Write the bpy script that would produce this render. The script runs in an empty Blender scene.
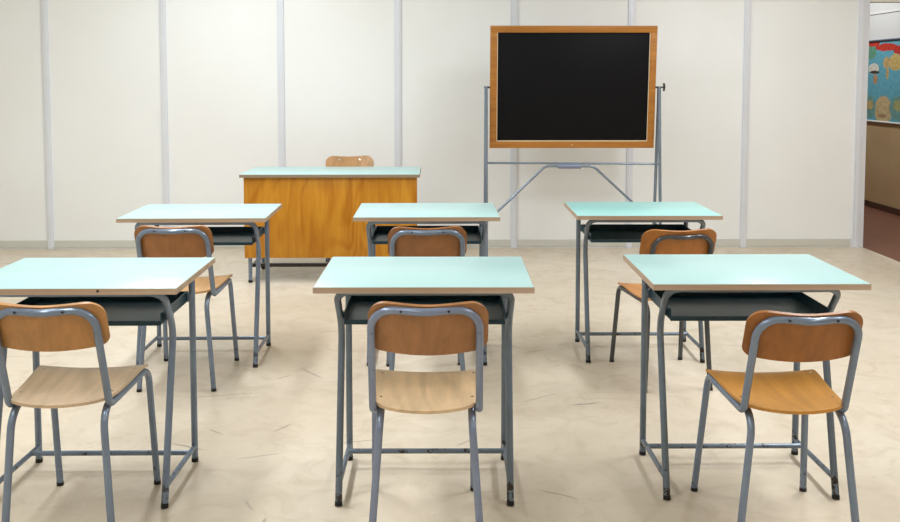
import bpy, bmesh, math, random
from mathutils import Vector, Matrix
random.seed(4)
SC = bpy.context.scene
COL = SC.collection
R = math.radians

# ------------------------------------------------------------------ materials
def srgb(r, g, b):
    f = lambda c: (c / 12.92 if c <= .04045 else ((c + .055) / 1.055) ** 2.4)
    return (f(r / 255), f(g / 255), f(b / 255), 1)

class NT:
    """small node-tree writer"""
    def __init__(s, name):
        s.m = bpy.data.materials.new(name); s.m.use_nodes = True
        s.t = s.m.node_tree; s.b = s.t.nodes['Principled BSDF']
    def n(s, typ, **kw):
        nd = s.t.nodes.new(typ)
        for k, v in kw.items(): setattr(nd, k, v)
        return nd
    def link(s, a, b): s.t.links.new(a, b)
    def put(s, v, sock):
        if hasattr(v, 'node'): s.link(v, sock)
        else: sock.default_value = v
    def math(s, op, a, b=0, c=0, clamp=False):
        nd = s.n('ShaderNodeMath', operation=op, use_clamp=clamp)
        s.put(a, nd.inputs[0]); s.put(b, nd.inputs[1]); s.put(c, nd.inputs[2])
        return nd.outputs[0]
    def coords(s, out='Object', loc=(0, 0, 0), rot=(0, 0, 0), scale=(1, 1, 1)):
        tc = s.n('ShaderNodeTexCoord'); mp = s.n('ShaderNodeMapping')
        s.link(tc.outputs[out], mp.inputs[0])
        mp.inputs[1].default_value = loc; mp.inputs[2].default_value = rot; mp.inputs[3].default_value = scale
        return mp.outputs[0]
    def noise(s, vec, scale, detail=4, rough=.55, dist=0):
        nd = s.n('ShaderNodeTexNoise'); s.link(vec, nd.inputs['Vector'])
        nd.inputs['Scale'].default_value = scale; nd.inputs['Detail'].default_value = detail
        nd.inputs['Roughness'].default_value = rough; nd.inputs['Distortion'].default_value = dist
        return nd.outputs['Fac']
    def ramp(s, fac, lo, hi, a=0., b=1.):
        nd = s.n('ShaderNodeMapRange'); nd.clamp = True
        s.put(fac, nd.inputs[0]); nd.inputs[1].default_value = lo; nd.inputs[2].default_value = hi
        nd.inputs[3].default_value = a; nd.inputs[4].default_value = b
        return nd.outputs[0]
    def mix(s, fac, a, b):
        nd = s.n('ShaderNodeMix', data_type='RGBA')
        s.put(fac, nd.inputs[0]); s.put(a, nd.inputs[6]); s.put(b, nd.inputs[7])
        return nd.outputs[2]
    def bump(s, h, strength=.2, dist=.002):
        nd = s.n('ShaderNodeBump'); s.link(h, nd.inputs['Height'])
        nd.inputs['Strength'].default_value = strength; nd.inputs['Distance'].default_value = dist
        s.link(nd.outputs[0], s.b.inputs['Normal'])
    def done(s, color, rough=.5, metal=0., spec=.5):
        s.put(color, s.b.inputs['Base Color']); s.put(rough, s.b.inputs['Roughness'])
        s.b.inputs['Metallic'].default_value = metal; s.b.inputs['Specular IOR Level'].default_value = spec
        return s.m

def plain(name, col, rough=.5, metal=0., spec=.5, vary=.06, scale=6):
    t = NT(name); v = t.coords()
    f = t.noise(v, scale)
    d = tuple(c * (1 - vary) for c in col[:3]) + (1,)
    return t.done(t.mix(t.ramp(f, .35, .65), col, d), rough, metal, spec)

def wood(name, light, dark, axis='z', scale=9., stretch=.09, rough=.42, cath=0., cath_loc=(0, 0, 0), spec=.4):
    t = NT(name)
    sc = {'x': (stretch, 1, 1), 'y': (1, stretch, 1), 'z': (1, 1, stretch)}[axis]
    v = t.coords(scale=sc)
    g1 = t.noise(v, scale * 3, 5, .6, .6); g2 = t.noise(v, scale * 14, 3, .6, .2)
    f = t.math('ADD', t.math('MULTIPLY', g1, .75), t.math('MULTIPLY', g2, .25))
    f = t.ramp(f, .36, .66)
    if cath > 0:                                  # flame figure of a rotary-cut veneer
        v2 = t.coords(loc=cath_loc, scale={'x': (.16, 1, 1), 'y': (1, .16, 1), 'z': (1, 1, .30)}[axis])
        w = t.noise(v2, 3.2, 2, .45, .5)
        rings = t.math('SINE', t.math('MULTIPLY', w, 62.))
        rings = t.ramp(rings, -.6, 1.)
        f = t.math('ADD', t.math('MULTIPLY', f, 1 - cath), t.math('MULTIPLY', rings, cath), clamp=True)
    return t.done(t.mix(f, light, dark), rough, 0, spec)

def painted_metal(name, col, wear=.5, dark=(54, 46, 42)):
    t = NT(name); v = t.coords()
    n1 = t.noise(v, 38, 4, .6); n2 = t.noise(v, 7, 2)
    sep = t.n('ShaderNodeSeparateXYZ'); t.link(v, sep.inputs[0])
    low = t.ramp(sep.outputs[2], .20, .05, 0, .23)                # knocks gather round the feet
    chip = t.ramp(t.math('ADD', n1, low), .82 - .07 * wear, .87 - .07 * wear)
    c = t.mix(t.ramp(n2, .35, .65), col, tuple(x * .86 for x in col[:3]) + (1,))
    c = t.mix(t.math('MULTIPLY', chip, min(1, wear + .35)), c, srgb(*dark))
    return t.done(c, .26, .3, .6)

M = {}
M['laminate'] = plain('aqua_laminate', srgb(174, 209, 209), .30, 0, .28, .03, 3)
M['laminate2'] = plain('aqua_laminate_deeper', srgb(154, 206, 203), .30, 0, .28, .03, 3)
M['edge'] = wood('beech_edge', srgb(186, 164, 142), srgb(164, 141, 118), 'x', 12, .05, .5)
M['steel'] = painted_metal('blue_grey_enamel', srgb(122, 137, 157), .4)
M['steel_worn'] = painted_metal('worn_grey_enamel', srgb(110, 123, 136), .75)
M['steel_dark'] = painted_metal('dark_worn_enamel', srgb(76, 78, 82), .8)
M['steel_blue'] = painted_metal('lavender_grey_enamel', srgb(130, 142, 166), .2)
M['stand'] = painted_metal('stand_enamel', srgb(124, 138, 154), .3)
M['tray'] = plain('green_grey_tray_enamel', srgb(34, 62, 73), .32, .05, .3, .2, 9)
M['rubber'] = plain('black_rubber', srgb(34, 32, 31), .6, 0, .3)
M['screw'] = plain('screw_steel', srgb(205, 200, 190), .25, .9)
M['screw_dark'] = plain('dark_screw', srgb(40, 42, 48), .4, .5)
M['black_steel'] = plain('black_brown_steel', srgb(44, 36, 32), .45, .1)
M['desk_wood'] = wood('varnished_desk_veneer', srgb(196, 138, 40), srgb(162, 98, 14), 'z', 5, .10, .34, .36, (.3, 0, .2), .3)
M['desk_edge'] = plain('desk_edge_grey', srgb(140, 122, 100), .5)
M['board_frame'] = wood('board_frame_wood', srgb(178, 120, 50), srgb(150, 94, 34), 'x', 9, .06, .45)
M['slate'] = plain('black_slate', srgb(15, 15, 18), .5, 0, .12, .12, 4)
M['inlay'] = plain('pale_inlay', srgb(222, 206, 176), .5)
M['black_plastic'] = plain('black_plastic', srgb(22, 22, 24), .35)

def ply_set(tag, back, seat):
    return (wood('ply_back_' + tag, srgb(*back), srgb(*[int(c * .80) for c in back]), 'z', 6, .12, .40, .25, (random.random(), 0, 0)),
            wood('ply_seat_' + tag, srgb(*seat), srgb(*[int(c * .84) for c in seat]), 'y', 6, .12, .42, .3, (random.random(), 0, 0)))

# wall panels, trims
def wall_panel_mat():
    t = NT('partition_panel'); v = t.coords()
    n1 = t.noise(v, .9, 3); n2 = t.noise(v, 60, 2)
    c = t.mix(t.ramp(n1, .3, .7), srgb(240, 243, 244), srgb(235, 236, 235))
    t.bump(n2, .05, .001)
    return t.done(c, .45, 0, .4)
M['panel'] = wall_panel_mat()
M['alu'] = plain('white_aluminium_trim', srgb(222, 226, 234), .35, .1, .5, .03)
M['rail'] = plain('bottom_rail', srgb(206, 207, 200), .4, .1, .5, .03)
M['gap'] = plain('joint_gap', srgb(120, 116, 106), .8)
M['plaster'] = plain('white_plaster', srgb(228, 226, 220), .8, 0, .2, .03, 2)
M['ceiling'] = plain('white_ceiling', srgb(238, 238, 234), .9, 0, .1, .02, 2)
M['terracotta'] = plain('red_brown_floor', srgb(132, 88, 72), .35, 0, .4, .18, 5)
M['skirting'] = plain('dark_skirting', srgb(82, 56, 38), .5, 0, .4, .1)

def two_tone():
    t = NT('corridor_wall_paint'); v = t.coords()
    sep = t.n('ShaderNodeSeparateXYZ'); t.link(v, sep.inputs[0])
    k = t.ramp(sep.outputs[2], 1.30, 1.305)
    n = t.noise(v, 2.5, 4)
    lo = t.mix(t.ramp(n, .3, .7), srgb(206, 176, 132), srgb(196, 164, 120))
    return t.done(t.mix(k, lo, srgb(222, 220, 215)), .7, 0, .3)
M['two_tone'] = two_tone()

SCUFFS = [  # x, y, angle deg, half length, curve, darkness
    (-0.95, 3.47, -25, .085, .5, .55), (-0.88, 3.62, -40, .05, .4, .35), (-.62, 3.66, 55, .055, .3, .5),
    (-.60, 4.35, -52, .11, .2, .45), (-.72, 4.30, 50, .05, .3, .35), (-.66, 3.38, 20, .10, .2, .3),
    (-.55, 2.86, 85, .04, .5, .45), (-.30, 3.52, 10, .11, -1.6, .35), (-.62, 2.98, -60, .05, .4, .3),
    (.44, 4.00, 32, .11, .1, .35), (.63, 3.92, 12, .07, .6, .55), (.40, 3.05, -32, .08, .2, .4),
    (.45, 2.72, -35, .13, .2, .35), (.50, 4.7, 25, .10, .3, .3), (.10, 3.5, 40, .05, .5, .3),
    (-.30, 5.1, 2, .5, .02, .25), (-.95, 4.05, 12, .18, .05, .35), (2.1, 3.5, 40, .07, .3, .35),
    (1.9, 3.0, -20, .06, .3, .3), (-.2, 2.66, 30, .08, .4, .3), (.55, 5.5, -15, .12, .2, .25), (1.6, 2.75, 65, .05, .3, .35)]
def floor_mat():
    t = NT('worn_beige_linoleum'); v = t.coords()
    n1 = t.noise(v, 1.1, 5, .6, .8); n2 = t.noise(v, 5.5, 6, .65, 1.2); n3 = t.noise(v, 26, 4, .6)
    c = t.mix(t.ramp(n1, .32, .68), srgb(214, 202, 184), srgb(203, 189, 168))
    c = t.mix(t.math('MULTIPLY', t.ramp(n2, .50, .68), .65), c, srgb(188, 173, 151))
    c = t.mix(t.math('MULTIPLY', t.ramp(n2, .42, .28), .45), c, srgb(223, 213, 198))
    c = t.mix(t.math('MULTIPLY', t.ramp(n3, .62, .74), .30), c, srgb(184, 168, 148))
    # faint swirled streaks of the sheet material
    vs = t.coords(rot=(0, 0, R(-33)), scale=(1, 7, 1))
    st = t.noise(vs, 2.6, 5, .65, 1.5)
    c = t.mix(t.math('MULTIPLY', t.ramp(st, .60, .70), .22), c, srgb(176, 156, 130))
    sep = t.n('ShaderNodeSeparateXYZ'); t.link(v, sep.inputs[0])
    x, y = sep.outputs[0], sep.outputs[1]
    tot = None
    wob = t.math('MULTIPLY', t.math('SUBTRACT', t.noise(v, 9, 2), .5), .02)
    for (sx, sy, a, L, k, dk) in SCUFFS:
        ca, sa = math.cos(R(a)), math.sin(R(a))
        dx = t.math('SUBTRACT', x, sx); dy = t.math('SUBTRACT', y, sy)
        u = t.math('MULTIPLY_ADD', dx, ca, t.math('MULTIPLY', dy, sa))
        w = t.math('MULTIPLY_ADD', dy, ca, t.math('MULTIPLY', dx, -sa))
        w = t.math('ADD', w, wob)
        w = t.math('ABSOLUTE', t.math('SUBTRACT', w, t.math('MULTIPLY', t.math('MULTIPLY', u, u), k)))
        m = t.math('MULTIPLY', t.ramp(w, .0075, .002), t.ramp(t.math('ABSOLUTE', u), L, L * .5))
        m = t.math('MULTIPLY', m, min(.85, dk * 1.15))
        tot = m if tot is None else t.math('MAXIMUM', tot, m)
    c = t.mix(tot, c, srgb(92, 84, 76))
    t.bump(n2, .06, .004)
    return t.done(c, t.ramp(n2, .3, .7, .30, .46), 0, .42)
M['floor'] = floor_mat()

def map_mat(blobs):
    t = NT('printed_world_map'); v = t.coords()
    sep = t.n('ShaderNodeSeparateXYZ'); t.link(v, sep.inputs[0])
    y, z = sep.outputs[1], sep.outputs[2]
    n = t.math('SUBTRACT', t.noise(v, 9, 4, .6), .5)
    n2 = t.noise(v, 24, 3)
    c = t.mix(t.ramp(n2, .35, .65), srgb(92, 166, 186), srgb(118, 182, 194))
    for (cy, cz, ry, rz, col, rag) in blobs:
        a = t.math('DIVIDE', t.math('SUBTRACT', y, cy), ry); b = t.math('DIVIDE', t.math('SUBTRACT', z, cz), rz)
        d = t.math('SQRT', t.math('ADD', t.math('MULTIPLY', a, a), t.math('MULTIPLY', b, b)))
        d = t.math('ADD', d, t.math('MULTIPLY', n, rag))
        k = t.ramp(d, 1.03, .97)
        cc = t.mix(t.ramp(n2, .4, .62), srgb(*col), srgb(*[int(q * .86) for q in col]))
        c = t.mix(k, c, cc)
    return t.done(c, .5, 0, .3)

# ------------------------------------------------------------------ mesh helpers
def link(name, bm, mat, parent=None, smooth=True, loc=None):
    bmesh.ops.recalc_face_normals(bm, faces=bm.faces)
    me = bpy.data.meshes.new(name); bm.to_mesh(me); bm.free()
    for m in (mat if isinstance(mat, (list, tuple)) else [mat]): me.materials.append(m)
    o = bpy.data.objects.new(name, me); COL.objects.link(o)
    if smooth:
        for p in me.polygons: p.use_smooth = True
        me.set_sharp_from_angle(angle=R(38))
    if parent: o.parent = parent
    if loc: o.location = loc
    return o

def box(bm, lo, hi, bev=0., seg=2):
    lo, hi = Vector(lo), Vector(hi)
    r = bmesh.ops.create_cube(bm, size=1, matrix=Matrix.Translation((lo + hi) / 2) @ Matrix.Diagonal((*(hi - lo), 1)))
    vs = r['verts']
    if bev > 0:
        es = {e for v in vs for e in v.link_edges}
        bmesh.ops.bevel(bm, geom=list(es), offset=bev, segments=seg, profile=.5, affect='EDGES')
    return vs

def fillet(pts, rad, n=7, lim=.49):
    """round the inner corners of a polyline; rad: number or list per inner corner"""
    P = [Vector(p) for p in pts]; out = [P[0]]
    for i in range(1, len(P) - 1):
        r = rad[i - 1] if isinstance(rad, (list, tuple)) else rad
        a = (P[i - 1] - P[i]); b = (P[i + 1] - P[i]); la, lb = a.length, b.length
        a.normalize(); b.normalize()
        ang = a.angle(b)
        if r <= 0 or ang > R(178): out.append(P[i]); continue
        d = min(r / math.tan(ang / 2), la * lim, lb * lim); rr = d * math.tan(ang / 2)
        c = P[i] + (a + b).normalized() * (rr / math.sin(ang / 2))
        s = P[i] + a * d - c; e = P[i] + b * d - c
        tot = s.angle(e); ax = s.cross(e).normalized()
        for k in range(n + 1): out.append(c + Matrix.Rotation(tot * k / n, 3, ax) @ s)
    out.append(P[-1]); return out

def tube(bm, path, r, seg=12, cap=True):
    P = [Vector(p) for p in path]
    Q = [P[0]]
    for p in P[1:]:
        if (p - Q[-1]).length > 1e-5: Q.append(p)
    P = Q; n = len(P)
    T = []
    for i in range(n):
        a = (P[i] - P[i - 1]).normalized() if i else None
        b = (P[i + 1] - P[i]).normalized() if i < n - 1 else None
        T.append((a + b).normalized() if a and b else (a or b))
    up = Vector((0, 0, 1)) if abs(T[0].z) < .9 else Vector((0, 1, 0))
    N = (up - T[0] * up.dot(T[0])).normalized()
    rings = []
    for i in range(n):
        if i: N = (N - T[i] * N.dot(T[i])).normalized()
        B = T[i].cross(N)
        rings.append([bm.verts.new(P[i] + (N * math.cos(2 * math.pi * k / seg) + B * math.sin(2 * math.pi * k / seg)) * r) for k in range(seg)])
    for i in range(n - 1):
        for k in range(seg):
            bm.faces.new((rings[i][k], rings[i][(k + 1) % seg], rings[i + 1][(k + 1) % seg], rings[i + 1][k]))
    if cap: bm.faces.new(rings[0]); bm.faces.new(rings[-1])

def plate(bm, rows, fmap, th, ncol=14):
    """rows: (t, smin, smax); fmap(s,t)->(point, normal); solid sheet of thickness th along the normal"""
    top, bot = [], []
    for (t, a, b) in rows:
        rt, rb = [], []
        for k in range(ncol + 1):
            s = a + (b - a) * k / ncol
            p, nrm = fmap(s, t)
            rt.append(bm.verts.new(p)); rb.append(bm.verts.new(p - nrm * th))
        top.append(rt); bot.append(rb)
    m = len(rows)
    for i in range(m - 1):
        for k in range(ncol):
            bm.faces.new((top[i][k], top[i][k + 1], top[i + 1][k + 1], top[i + 1][k]))
            bm.faces.new((bot[i][k], bot[i + 1][k], bot[i + 1][k + 1], bot[i][k + 1]))
        for k in (0, ncol):
            bm.faces.new((top[i][k], top[i + 1][k], bot[i + 1][k], bot[i][k]))
    for i in (0, m - 1):
        for k in range(ncol):
            bm.faces.new((top[i][k], top[i][k + 1], bot[i][k + 1], bot[i][k]))

def disc(bm, c, axis, r, h, seg=12):
    axis = Vector(axis).normalized()
    tube(bm, [Vector(c), Vector(c) + axis * h], r, seg)

def NB(f, *a, **k):
    bm = bmesh.new(); f(bm, *a, **k); return bm

def thing(name, label, cat, loc=(0, 0, 0), rz=0., group=None):
    o = bpy.data.objects.new(name, None); COL.objects.link(o)
    o.empty_display_size = .1
    o.location = loc; o.rotation_euler = (0, 0, rz)
    o['label'] = label; o['category'] = cat
    if group: o['group'] = group
    return o

def struct(name, bm, mat, parent=None, smooth=False):
    o = link(name, bm, mat, parent, smooth)
    if not parent: o['kind'] = 'structure'
    return o

# ------------------------------------------------------------------ the room
WY = 7.63                 # face of the partition wall
X0, SP = -3.171, .9486    # first post, post spacing
XL, XEND, XR = -4.3, 3.515, 4.72
YB, YF, CH = -3.2, 13.2, 3.0
struct('floor', NB(box, (XL - .1, YB - .1, -.1), (XEND, WY + .12, 0)), M['floor'])
bm = bmesh.new()
vs = [(XEND, YB - .1), (XR + .1, YB - .1), (XR + .1, YF + .1), (XL - .1, YF + .1), (XL - .1, WY + .12), (XEND, WY + .12)]
lo_ = [bm.verts.new((x, y, -.1)) for x, y in vs]; hi_ = [bm.verts.new((x, y, -.002)) for x, y in vs]
bm.faces.new(lo_); bm.faces.new(hi_)
for i in range(6): bm.faces.new((lo_[i], lo_[(i + 1) % 6], hi_[(i + 1) % 6], hi_[i]))
struct('floor_corridor', bm, M['terracotta'])
struct('ceiling', NB(box, (XL - .1, YB - .1, CH), (XR + .1, YF + .1, CH + .1)), M['ceiling'])
struct('wall_left', NB(box, (XL - .1, YB, 0), (XL, YF, CH)), M['plaster'])
struct('wall_rear', NB(box, (XL - .1, YB - .1, 0), (XR + .1, YB, CH)), M['plaster'])
struct('wall_far', NB(box, (XL - .1, YF, 0), (XR + .1, YF + .1, CH)), M['two_tone'])
struct('wall_right', NB(box, (XR, YB, 0), (XR + .1, YF, CH)), M['two_tone'])
struct('baseboard_right', NB(box, (XR - .016, YB, 0), (XR, YF, .062), .004), M['skirting'])
struct('trim_1', NB(box, (XR - .008, YB, 2.085), (XR, YF, 2.10), .002), M['plaster'])
# partition: one long wall made of flush panels
struct('wall_back', NB(box, (XL, WY, .0), (XEND - .01, WY + .10, CH)), M['panel'])
struct('wall_header', NB(box, (XEND - .01, WY, 2.018), (XR, WY + .10, CH)), M['plaster'])
# bottom rail with its shadow gap, cut between the posts
nP = 8
bounds = [XL] + [X0 + SP * i for i in range(nP)]
bm = bmesh.new()
box(bm, (XL, WY - .009, .012), (XEND - .1, WY + .01, .072), .002)
struct('baseboard_back', bm, M['rail'])
struct('trim_2', NB(box, (XL, WY - .012, 2.034), (XEND - .1, WY + .01, 2.10), .002), M['rail'])
for i in range(nP):
    x = X0 + SP * i
    bm = bmesh.new()
    if i < nP - 1:
        box(bm, (x - .030, WY - .0025, .0), (x - .0245, WY + .01, CH - .001))
        box(bm, (x - .0245, WY - .016, 0), (x + .0265, WY + .01, CH - .001), .003)
        box(bm, (x - .012, WY - .020, 0), (x + .016, WY - .010, CH - .001), .003)
    else:
        box(bm, (x - .045, WY - .016, 0), (x + .046, WY + .11, CH - .001), .003)
        box(bm, (x - .022, WY - .022, 0), (x + .008, WY - .010, CH - .001), .003)
    struct('trim_%d' % (i + 3), bm, M['alu'])

# ------------------------------------------------------------------ student desks
TW, TD, TH, TT = .70, .512, .7364, .020
def make_desk(label, loc, rz, lam, steel):
    t = thing('school_desk', label, 'desk', loc, rz, 'two-legged-frame pupil desks with aqua tops')
    bm = bmesh.new(); box(bm, (-TW / 2 + .002, .002, TH - TT + .001), (TW / 2 - .002, TD - .002, TH), .0015)
    top = link('tabletop', bm, lam, t)
    bm = bmesh.new()                                             # lipping that runs round all four edges
    o = [(-TW / 2, 0), (TW / 2, 0), (TW / 2, TD), (-TW / 2, TD)]
    i_ = [(-TW / 2 + .006, .006), (TW / 2 - .006, .006), (TW / 2 - .006, TD - .006), (-TW / 2 + .006, TD - .006)]
    V = lambda q, z: [bm.verts.new((x, y, z)) for x, y in q]
    a, b, c, d = V(o, TH - TT), V(o, TH - .0012), V(i_, TH - TT), V(i_, TH - .0012)
    for k in range(4):
        k2 = (k + 1) % 4
        bm.faces.new((a[k], a[k2], b[k2], b[k])); bm.faces.new((b[k], b[k2], d[k2], d[k]))
        bm.faces.new((c[k], d[k], d[k2], c[k2])); bm.faces.new((a[k], c[k], c[k2], a[k2]))
    link('edge_band', bm, M['edge'], top, smooth=False)
    r = .0118
    zb = TH - TT - r
    for s in (-1, 1):
        pts = [(s * .281, .063, .012), (s * .281, .198, .555), (s * .285, .078, zb), (s * .19, .072, zb)]
        pts = fillet(pts, [.10, .060], 9)
        lg = link('leg', NB(tube, pts, r), steel, t)
        link('rubber_foot', NB(tube, [(s * .281, .060, 0), (s * .281, .0635, .014)], r + .0008), M['rubber'], lg)
        lg = link('leg', NB(tube, [(s * .283, .432, .012), (s * .283, .432, TH - TT)], r), steel, t)
        link('rubber_foot', NB(tube, [(s * .283, .432, 0), (s * .283, .432, .014)], r + .0008), M['rubber'], lg)
        link('side_bar', NB(tube, [(s * .281, .078, .064), (s * .283, .43, .056)], .0092), steel, t)
    link('top_rail', NB(tube, [(-.19, .072, zb), (.19, .072, zb)], r), steel, t)
    link('stretcher', NB(tube, [(-.281, .362, .060), (.281, .362, .060)], .0092), steel, t)
    # open sheet-metal book tray
    bm = bmesh.new()
    xa, y0, y1, z0 = .266, .118, .442, .590
    sec = [(y0 + .012, z0 + .006), (y0, z0 + .002), (y0 - .001, z0 + .013), (y0 + .006, z0 + .016), (y0 + .014, z0 + .007)]
    box(bm, (-xa, y0, z0), (xa, y1, z0 + .0025))                 # floor
    box(bm, (-xa, y1 - .003, z0), (xa, y1, z0 + .036))           # back
    for s in (-1, 1): box(bm, (min(s * xa, s * (xa - .003)), y0, z0), (max(s * xa, s * (xa - .003)), y1, z0 + .038))
    box(bm, (-xa, y0 - .004, z0 - .004), (xa, y0 + .003, z0 + .012), .003)
    link('book_tray', bm, M['tray'], t, smooth=False)
    for s in (-1, 1):
        link('bracket', NB(box, (s * .274 - .010, .165, z0 + .002), (s * .274 + .010, .20, z0 + .022), .002), steel, t)
        link('bracket', NB(box, (s * .276 - .009, .418, z0 + .002), (s * .276 + .009, .445, z0 + .034), .002), steel, t)
    return t

desks = {}
DESKS = [('M1', (-.0458, 2.9107), -.0097, 'aqua topped school desk in the near row, in line with the teacher desk gap, pale lavender chair tucked in front'),
         ('M2', (-.0548, 4.4073), .0027, ''), ('R1', (1.0388, 2.943), -.0061, ''), ('R2', (1.0178, 4.4408), -.0099, ''),
         ('L1', (-1.1716, 2.9064), -.0014, ''), ('L2', (-1.1649, 4.3863), .015, '')]
DL = {'M1': 'large near aqua school desk in the middle column with fully visible front frame',
      'M2': 'smaller far aqua school desk in the middle column, directly behind the near middle desk',
      'R1': 'near right aqua school desk showing its dark green book tray beside an orange chair',
      'R2': 'far right aqua school desk standing below the blackboard right leg',
      'L1': 'near left aqua school desk with a small dark hole in its front edge',
      'L2': 'far left aqua school desk overlapping the left side of the wooden teacher desk'}
for k, (x, y), rz, _ in DESKS:
    desks[k] = make_desk(DL[k], (x, y, 0), rz, M['laminate2'] if k == 'R2' else M['laminate'],
                         M['steel_worn'] if k in ('M1', 'R2', 'R1') else M['steel'])
h = link('edge_hole', NB(disc, (.104, -.001, TH - .0085), (0, 1, 0), .0042, .003), M['rubber'], desks['L1'])
h['label'] = 'small dark screw hole in the front edge'

# ------------------------------------------------------------------ chairs
def make_chair(label, loc, rz, ply, steel, front_screws=False, ply_dx=0., hw=.150, zt=.745, yt=-.238, foot=.165, ply_up=.011, W=.170, ffoot=.174, leg_dx=0., H=.155, front_dx=None):
    back_m, seat_m = ply
    fdx = leg_dx if front_dx is None else front_dx
    t = thing('school_chair', label, 'chair', loc, rz, 'tubular steel chairs with plywood seat and back')
    r = .0112
    # back frame: inverted U that bends forward under the seat sides
    zs, yb = .428, -.120
    left = fillet([(-.157, .150, zs), (-hw - .003, yb - .012, zs - .002), (-hw, yt, zt - .0)], [.034])
    bow = []
    N = 14
    for i in range(N + 1):
        u = -1 + 2 * i / N
        bow.append((u * (hw - .062), yt - .004 - .016 * (.5 + .5 * math.cos(math.pi * u)), zt + .004 - .002 * (.5 + .5 * math.cos(math.pi * u))))
    Lc = fillet([left[-2], (-hw, yt, zt + .003), (-hw + .062, yt - .004, zt + .004)], [.068], 9, .97)
    path = left[:-1] + Lc[1:] + bow[1:-1]
    mir = [Vector((-p[0], p[1], p[2])) for p in (left[:-1] + Lc[1:])][::-1]
    path = [Vector(p) for p in path] + mir
    bf = link('back_frame', NB(tube, path, r, 14), steel, t)
    for x, y, z, ax in ((-.066, yt - .020, zt + .003, (0, -1, .35)), (.066, yt - .020, zt + .003, (0, -1, .35)),
                        (-hw, 0, zt - .062, (0, -1, -.3)), (hw, 0, zt - .062, (0, -1, -.3))):
        a = Vector(ax).normalized()
        yy = y if y else yt + (yb - yt) * .062 / (zt - zs)
        link('screw', NB(disc, Vector((x, yy, z)) + a * (r - .004), a, .0036, .0052), M['screw_dark'], bf)
    # front legs continue the side rails; rear legs hang from rails welded beside them
    for s in (-1, 1):
        p = fillet([(s * .157, .148, zs), (s * .160 + fdx, .222, zs - .002), (s * ffoot + fdx, .285, .012)], [.062], 9, .97)
        lg = link('leg', NB(tube, p, r), steel, t)
        link('rubber_foot', NB(tube, [(s * ffoot + fdx, .2855, 0), (s * ffoot + fdx, .2845, .013)], r + .0008, 12), M['rubber'], lg)
        p = fillet([(s * .139, .13, zs - .001), (s * .132 + leg_dx, -.150, zs - .006), (s * foot + leg_dx, -.172, .012)], [.07], 8)
        lg = link('leg', NB(tube, p, r), steel, t)
        link('rubber_foot', NB(tube, [(s * (foot + .0008) + leg_dx, -.1726, 0), (s * (foot - .0003) + leg_dx, -.1714, .013)], r + .0008, 12), M['rubber'], lg)
    link('cross_bar', NB(tube, [(-.150, .10, zs - .001), (.150, .10, zs - .001)], .009), steel, t)
    # seat: straight front, tapering sides, bulging rounded rear edge
    rows = []
    yf, yr = .190, -.196
    n = 26
    for i in range(n + 1):
        y = yr + (yf - yr) * (1 - math.cos(math.pi * i / n)) / 2
        hw = .150 + (.1735 - .150) * (y + .13) / .32
        if y < -.085:                                            # superelliptic rear
            q = (-.085 - y) / (-.085 - yr)
            hw = .152 * max(0., 1 - q ** 2.6) ** (1 / 2.2) + .0
            hw = max(hw, .012)
        if y > yf - .012:
            q = (y - (yf - .012)) / .012; hw -= .012 * (1 - math.sqrt(max(0, 1 - q * q)))
        rows.append((y, -hw, hw))
    def seat_map(s, y):
        z = .4485 + .010 * (s / .17) ** 2 - .007 * math.sin(math.pi * min(1, max(0, (y + .19) / .30))) - .010 * max(0, (y - .14) / .05) ** 2
        return Vector((s, y, z)), Vector((0, 0, 1))
    st = link('seat', NB(plate, rows, seat_map, .009, 16), seat_m, t)
    for x, y in ((-.136, -.075), (.136, -.075), (-.146, .125), (.146, .125)):
        p, _ = seat_map(x, y)
        link('screw', NB(disc, p - Vector((0, 0, .001)), (0, 0, 1), .0042, .0026), M['screw'], st)
    # backrest: bowed plywood in front of the frame
    rows = []
    nr = 22
    for i in range(nr + 1):
        q = i / nr
        tt = (1 - math.cos(math.pi * q)) / 2 * H
        hw = W
        rt, rb = .054, .030
        if tt > H - rt:
            k = (tt - (H - rt)) / rt; hw -= rt * (1 - math.sqrt(max(0, 1 - k * k)))
        if tt < rb:
            k = (rb - tt) / rb; hw -= rb * (1 - math.sqrt(max(0, 1 - k * k)))
        rows.append((tt, -hw, hw))
    tilt = Vector((0, (yt - yb) , (zt - zs))).normalized()
    nrm0 = Vector((0, -tilt.z, tilt.y))                          # points to the rear
    base = Vector((0, yb, zs)) + tilt * ((zt + .0112 + ply_up - H * tilt.z - zs) / tilt.z)
    def back_map(s, tt):
        k = (s / W)
        crown = -.003 * math.cos(min(1, abs(k) / .6) * math.pi / 2) ** 2 * (tt / H)
        low = -.008 * (1 - k * k) * (1 - tt / H)
        p = base + tilt * (tt + crown + low) - nrm0 * (-.0075 + .027 * k * k) 
        n = (nrm0 + Vector((k * .40, 0, 0))).normalized()
        p.x = s + ply_dx
        return p, n
    bk = link('backrest', NB(plate, rows, back_map, .010, 20), back_m, t)
    if front_screws:
        for x, tt in ((-.075, .128), (.075, .128)):
            p, n = back_map(x, tt)
            link('screw', NB(disc, p - n * .0095, -n, .0060, .003), M['screw'], bk)
    return t

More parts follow.
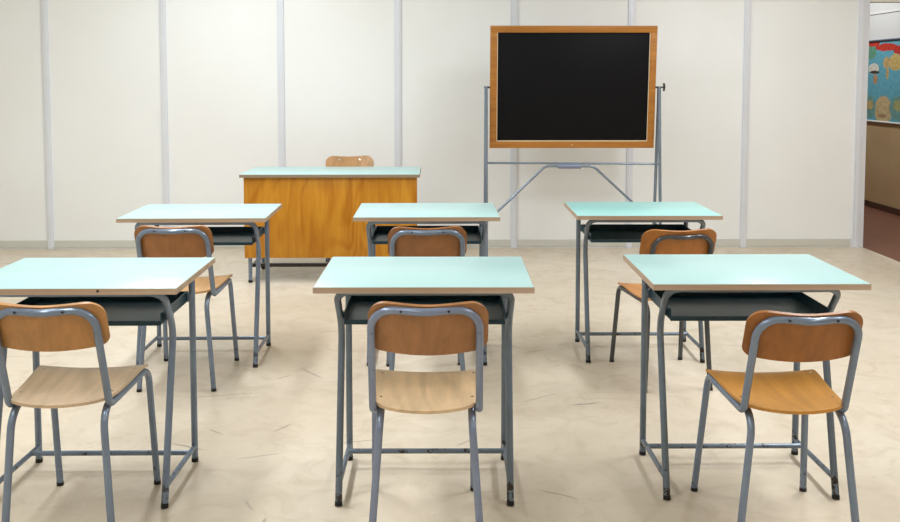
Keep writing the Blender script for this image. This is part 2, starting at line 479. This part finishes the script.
P_M1 = ply_set('pale', (174, 122, 76), (220, 188, 148))
P_L1 = ply_set('honey', (196, 142, 84), (208, 180, 148))
P_R1 = ply_set('orange', (168, 106, 46), (200, 140, 60))
P_L2 = ply_set('brown', (170, 114, 66), (206, 160, 108))
P_M2 = ply_set('russet', (160, 108, 64), (206, 160, 108))
P_R2 = ply_set('amber', (182, 116, 50), (208, 146, 90))
P_T = ply_set('teacher', (196, 150, 100), (200, 150, 100))
make_chair('pale wood school chair with lavender grey frame at the near middle desk',
           (-.034, 2.80, 0), R(-.6), P_M1, M['steel_blue'], ply_dx=.008, zt=.747, foot=.162, ffoot=.167, front_dx=-.016, hw=.152, H=.160)
make_chair('school chair with greyish beige seat and honey coloured back at the near left desk',
           (-1.126, 2.86, 0), R(1.5), P_L1, M['steel'], hw=.143, zt=.733, foot=.158, ffoot=.165, H=.148)
make_chair('school chair with glossy orange seat and back, turned slightly at the near right desk',
           (1.037, 2.783, 0), R(-1), P_R1, M['steel'], hw=.143, zt=.722, foot=.176, ply_dx=-.005, W=.165, ffoot=.184, leg_dx=.009)
make_chair('brown school chair behind the near left desk top, pulled up to the far left desk',
           (-1.160, 4.277, 0), R(.5), P_L2, M['steel'], zt=.730, leg_dx=-.010)
make_chair('russet school chair mostly hidden behind the near middle desk top, with only its back clear',
           (-.055, 4.185, 0), R(2.5), P_M2, M['steel'], zt=.738)
make_chair('amber school chair with dark worn frame, at the far right desk below the blackboard',
           (1.048, 4.25, 0), R(5), P_R2, M['steel_dark'], ply_dx=-.014, hw=.130, zt=.762, ply_up=.024, foot=.150, leg_dx=.006).scale = (1, 1, .925)
tc = make_chair('light wood chair behind the teacher desk, only its back edge rising above the top',
           (-.643, 6.93, 0), R(180 + 9), P_T, M['steel'], True)
tc.scale = (1.08, 1.03, 1.04)

# ------------------------------------------------------------------ teacher's desk
t = thing('teacher_desk', 'wide teacher desk with orange varnished wood front panel, near the white wall', 'desk', (-.733, 6.29, 0), 0)
hw = .609
tp = link('desktop', NB(box, (-hw + .002, .002, .727), (hw - .002, .565, .748), .0015), M['laminate'], t)
bm = bmesh.new(); box(bm, (-hw, 0, .726), (hw, .004, .7465)); box(bm, (-hw, .004, .726), (-hw + .004, .567, .7465)); box(bm, (hw - .004, .004, .726), (hw, .567, .7465)); box(bm, (-hw, .563, .726), (hw, .567, .7465))
link('edge_band', bm, M['desk_edge'], tp, smooth=False)
link('front_panel', NB(box, (-.584, .022, .175), (.590, .040, .726), .0015), M['desk_wood'], t)
for s in (-1, 1):
    x = s * .553 + (.0 if s < 0 else .01)
    for y in (.055, .52):
        lg = link('leg', NB(tube, [(x, y, .01), (x, y, .726)], .0135), M['steel'], t)
        link('rubber_foot', NB(tube, [(x, y, 0), (x, y, .018)], .0148), M['rubber'], lg)
    link('side_bar', NB(tube, [(x, .055, .105), (x, .52, .105)], .011), M['steel_dark'], t)
link('stretcher', NB(box, (-.553, .125, .092), (.563, .150, .116), .003), M['black_steel'], t)
for x in (-.452, .452):
    lg = link('brace', NB(box, (x - .009, .128, .0), (x + .009, .147, .726), .002), M['black_steel'], t)
# ------------------------------------------------------------------ blackboard on its stand
BY = 6.90
t = thing('blackboard', 'black chalkboard in an orange wood frame on a grey tubular swivel stand', 'blackboard', (.994, BY, 0), 0)
bw, bh, piv = 1.222, .903, 1.330
tiltm = Matrix.Translation((0, 0, piv)) @ Matrix.Rotation(R(4.5), 4, 'X')
def board_box(lo, hi, bev=.002):
    bm = bmesh.new(); box(bm, lo, hi, bev); bmesh.ops.transform(bm, matrix=tiltm, verts=bm.verts); return bm
ft = .050
fr = link('slate', board_box((-bw / 2 + ft - .004, -.004, -bh / 2 + ft - .004), (bw / 2 - ft + .004, .012, bh / 2 - ft + .004)), M['slate'], t)
bm = bmesh.new()
for lo, hi in (((-bw / 2, -.016, bh / 2 - ft), (bw / 2, .018, bh / 2)), ((-bw / 2, -.016, -bh / 2), (bw / 2, .018, -bh / 2 + ft)),
               ((-bw / 2, -.016, -bh / 2 + ft), (-bw / 2 + ft, .018, bh / 2 - ft)), ((bw / 2 - ft, -.016, -bh / 2 + ft), (bw / 2, .018, bh / 2 - ft))):
    box(bm, lo, hi, .002)
bmesh.ops.transform(bm, matrix=tiltm, verts=bm.verts)
fro = link('frame', bm, M['board_frame'], t)
for lo, hi in (((-bw / 2 + ft, -.014, -bh / 2 + ft), (-bw / 2 + ft + .005, -.003, bh / 2 - ft)),
               ((bw / 2 - ft - .004, -.014, -bh / 2 + ft), (bw / 2 - ft, -.003, bh / 2 - ft)),
               ((-bw / 2 + ft, -.014, -bh / 2 + ft), (bw / 2 - ft, -.003, -bh / 2 + ft + .006))):
    link('inlay_strip', board_box(lo, hi, .0008), M['inlay'], fro)
link('screw', board_box((-.004, -.018, -bh / 2 + .020), (.004, -.015, -bh / 2 + .028), .001), M['inlay'], fro)
for s in (-1, 1):
    x = s * .640
    # each side: two tubes that meet at the pivot and spread towards a foot bar
    link('upright', NB(tube, fillet([(x, -.012, piv + .005), (x, -.018, piv - .12), (x, -.125, .03)], [.4]), .0118), M['stand'], t)
    link('upright', NB(tube, fillet([(x, .012, piv + .005), (x, .018, piv - .12), (x, .125, .03)], [.4]), .0118), M['stand'], t)
    link('foot_bar', NB(tube, [(x, -.32, .030), (x, .32, .030)], .014), M['stand'], t)
    for y in (-.31, .31):
        link('rubber_foot', NB(box, (x - .017, y - .02, 0), (x + .017, y + .02, .030), .004), M['rubber'], t)
    link('pivot', NB(tube, [(s * (bw / 2 - .004), 0, piv), (s * .655, 0, piv)], .007), M['black_steel'], t)
kb = bmesh.new()
tube(kb, [(.652, 0, piv), (.676, 0, piv)], .0065)
tube(kb, [(.674, 0, piv - .028), (.679, 0, piv + .003), (.674, 0, piv + .030)], .008)
link('knob', kb, M['black_plastic'], t)
link('cross_bar', NB(tube, [(-.640, .0, .770), (.640, .0, .762)], .0078), M['stand'], t)
br = fillet([(-.640, -.04, .332), (-.200, -.02, .748), (.157, -.02, .746), (.640, -.04, .300)], [.09, .09])
bo = link('brace', NB(tube, br, .0092), M['stand'], t)
link('sleeve', NB(tube, [(-.105, -.02, .7475), (.062, -.02, .7465)], .019), M['steel_blue'], bo)

# ------------------------------------------------------------------ map on the corridor wall
blobs = [  # centre y, centre z, radius y, radius z, colour, raggedness  (world metres)
    (9.9, 1.84, .9, .035, (196, 190, 160), .3), (10.14, 1.68, .11, .08, (112, 168, 140), .7),
    (9.60, 1.565, .13, .085, (222, 190, 116), .8), (9.36, 1.62, .16, .10, (222, 190, 120), .8),
    (10.10, 1.775, .15, .035, (214, 66, 50), .5), (9.80, 1.725, .24, .040, (214, 66, 50), .6), (9.50, 1.69, .16, .045, (206, 62, 48), .7),
    (10.08, 1.50, .12, .060, (236, 232, 214), .2), (10.06, 1.463, .11, .018, (84, 66, 56), .8), (10.035, 1.385, .05, .050, (206, 160, 116), .8),
    (9.79, 1.56, .085, .060, (216, 182, 122), .8), (9.77, 1.45, .035, .065, (216, 182, 122), .8),
    (9.84, 1.06, .20, .15, (220, 196, 146), .25), (10.16, 1.09, .15, .125, (126, 176, 168), .03), (9.52, 1.09, .18, .13, (126, 176, 168), .03),
    (10.15, 1.11, .08, .05, (206, 180, 116), .8), (9.52, 1.12, .10, .055, (186, 186, 124), .8), (9.86, 1.00, .10, .02, (190, 150, 110), .8)]
m = thing('wall_map', 'large printed world map with teal seas hanging on the tan corridor wall', 'map', (XR - .012, 9.6, 1.36), 0)
sh = bmesh.new(); box(sh, (0.004, -1.35, -.42), (.0065, 1.35, .435))
mo = link('sheet', sh, map_mat([(cy - 9.6, cz - 1.36, ry, rz, c, g) for cy, cz, ry, rz, c, g in blobs]), m, smooth=False)
link('rod', NB(tube, [(0, -1.38, .440), (0, 1.38, .440)], .011), M['steel_worn'], m)
link('rod', NB(tube, [(0, -1.38, -.425), (0, 1.38, -.425)], .011), M['plaster'], m)

# ------------------------------------------------------------------ light
def area(name, loc, sx, sy, power, col=(1, 1, 1), rot=(0, 0, 0)):
    L = bpy.data.lights.new(name, 'AREA'); L.shape = 'RECTANGLE'; L.size = sx; L.size_y = sy
    L.energy = power; L.color = col
    o = bpy.data.objects.new(name, L); COL.objects.link(o); o.location = loc; o.rotation_euler = rot
    return o
W_ = (.93, .97, 1)
for x, pw in ((-1.5, (22, 37, 50, 40)), (2.3, (17, 33, 56, 24))):
    for y, p in zip((-.8, 1.6, 4.0, 5.8), pw):
        area('ceiling_tube', (x, y, CH - .04), .28, 1.3, p, W_)
area('corridor_tube', (3.75, 9.9, CH - .04), .2, 1.4, 36, W_)
w = bpy.data.worlds.new('World'); SC.world = w; w.use_nodes = True
w.node_tree.nodes['Background'].inputs[0].default_value = (.9, .95, 1, 1)
w.node_tree.nodes['Background'].inputs[1].default_value = .05

# ------------------------------------------------------------------ camera
cam = bpy.data.cameras.new('Camera'); co = bpy.data.objects.new('Camera', cam); COL.objects.link(co)
f = 934.8
cam.sensor_width = 36; cam.lens = f / 900 * 36; cam.shift_y = -119.3 / 900; cam.clip_start = .05
co.location = (0, 0, 1.3919)
co.rotation_euler = (R(90) - .0671, 0, -.0128)
SC.camera = co
SC.view_settings.view_transform = 'Standard'; SC.view_settings.look = 'None'
SC.view_settings.exposure = 0.09; SC.view_settings.gamma = 1; SC.view_settings.use_curve_mapping = False
SC.cycles.use_denoising = True
SC.cycles.max_bounces = 10; SC.cycles.diffuse_bounces = 6
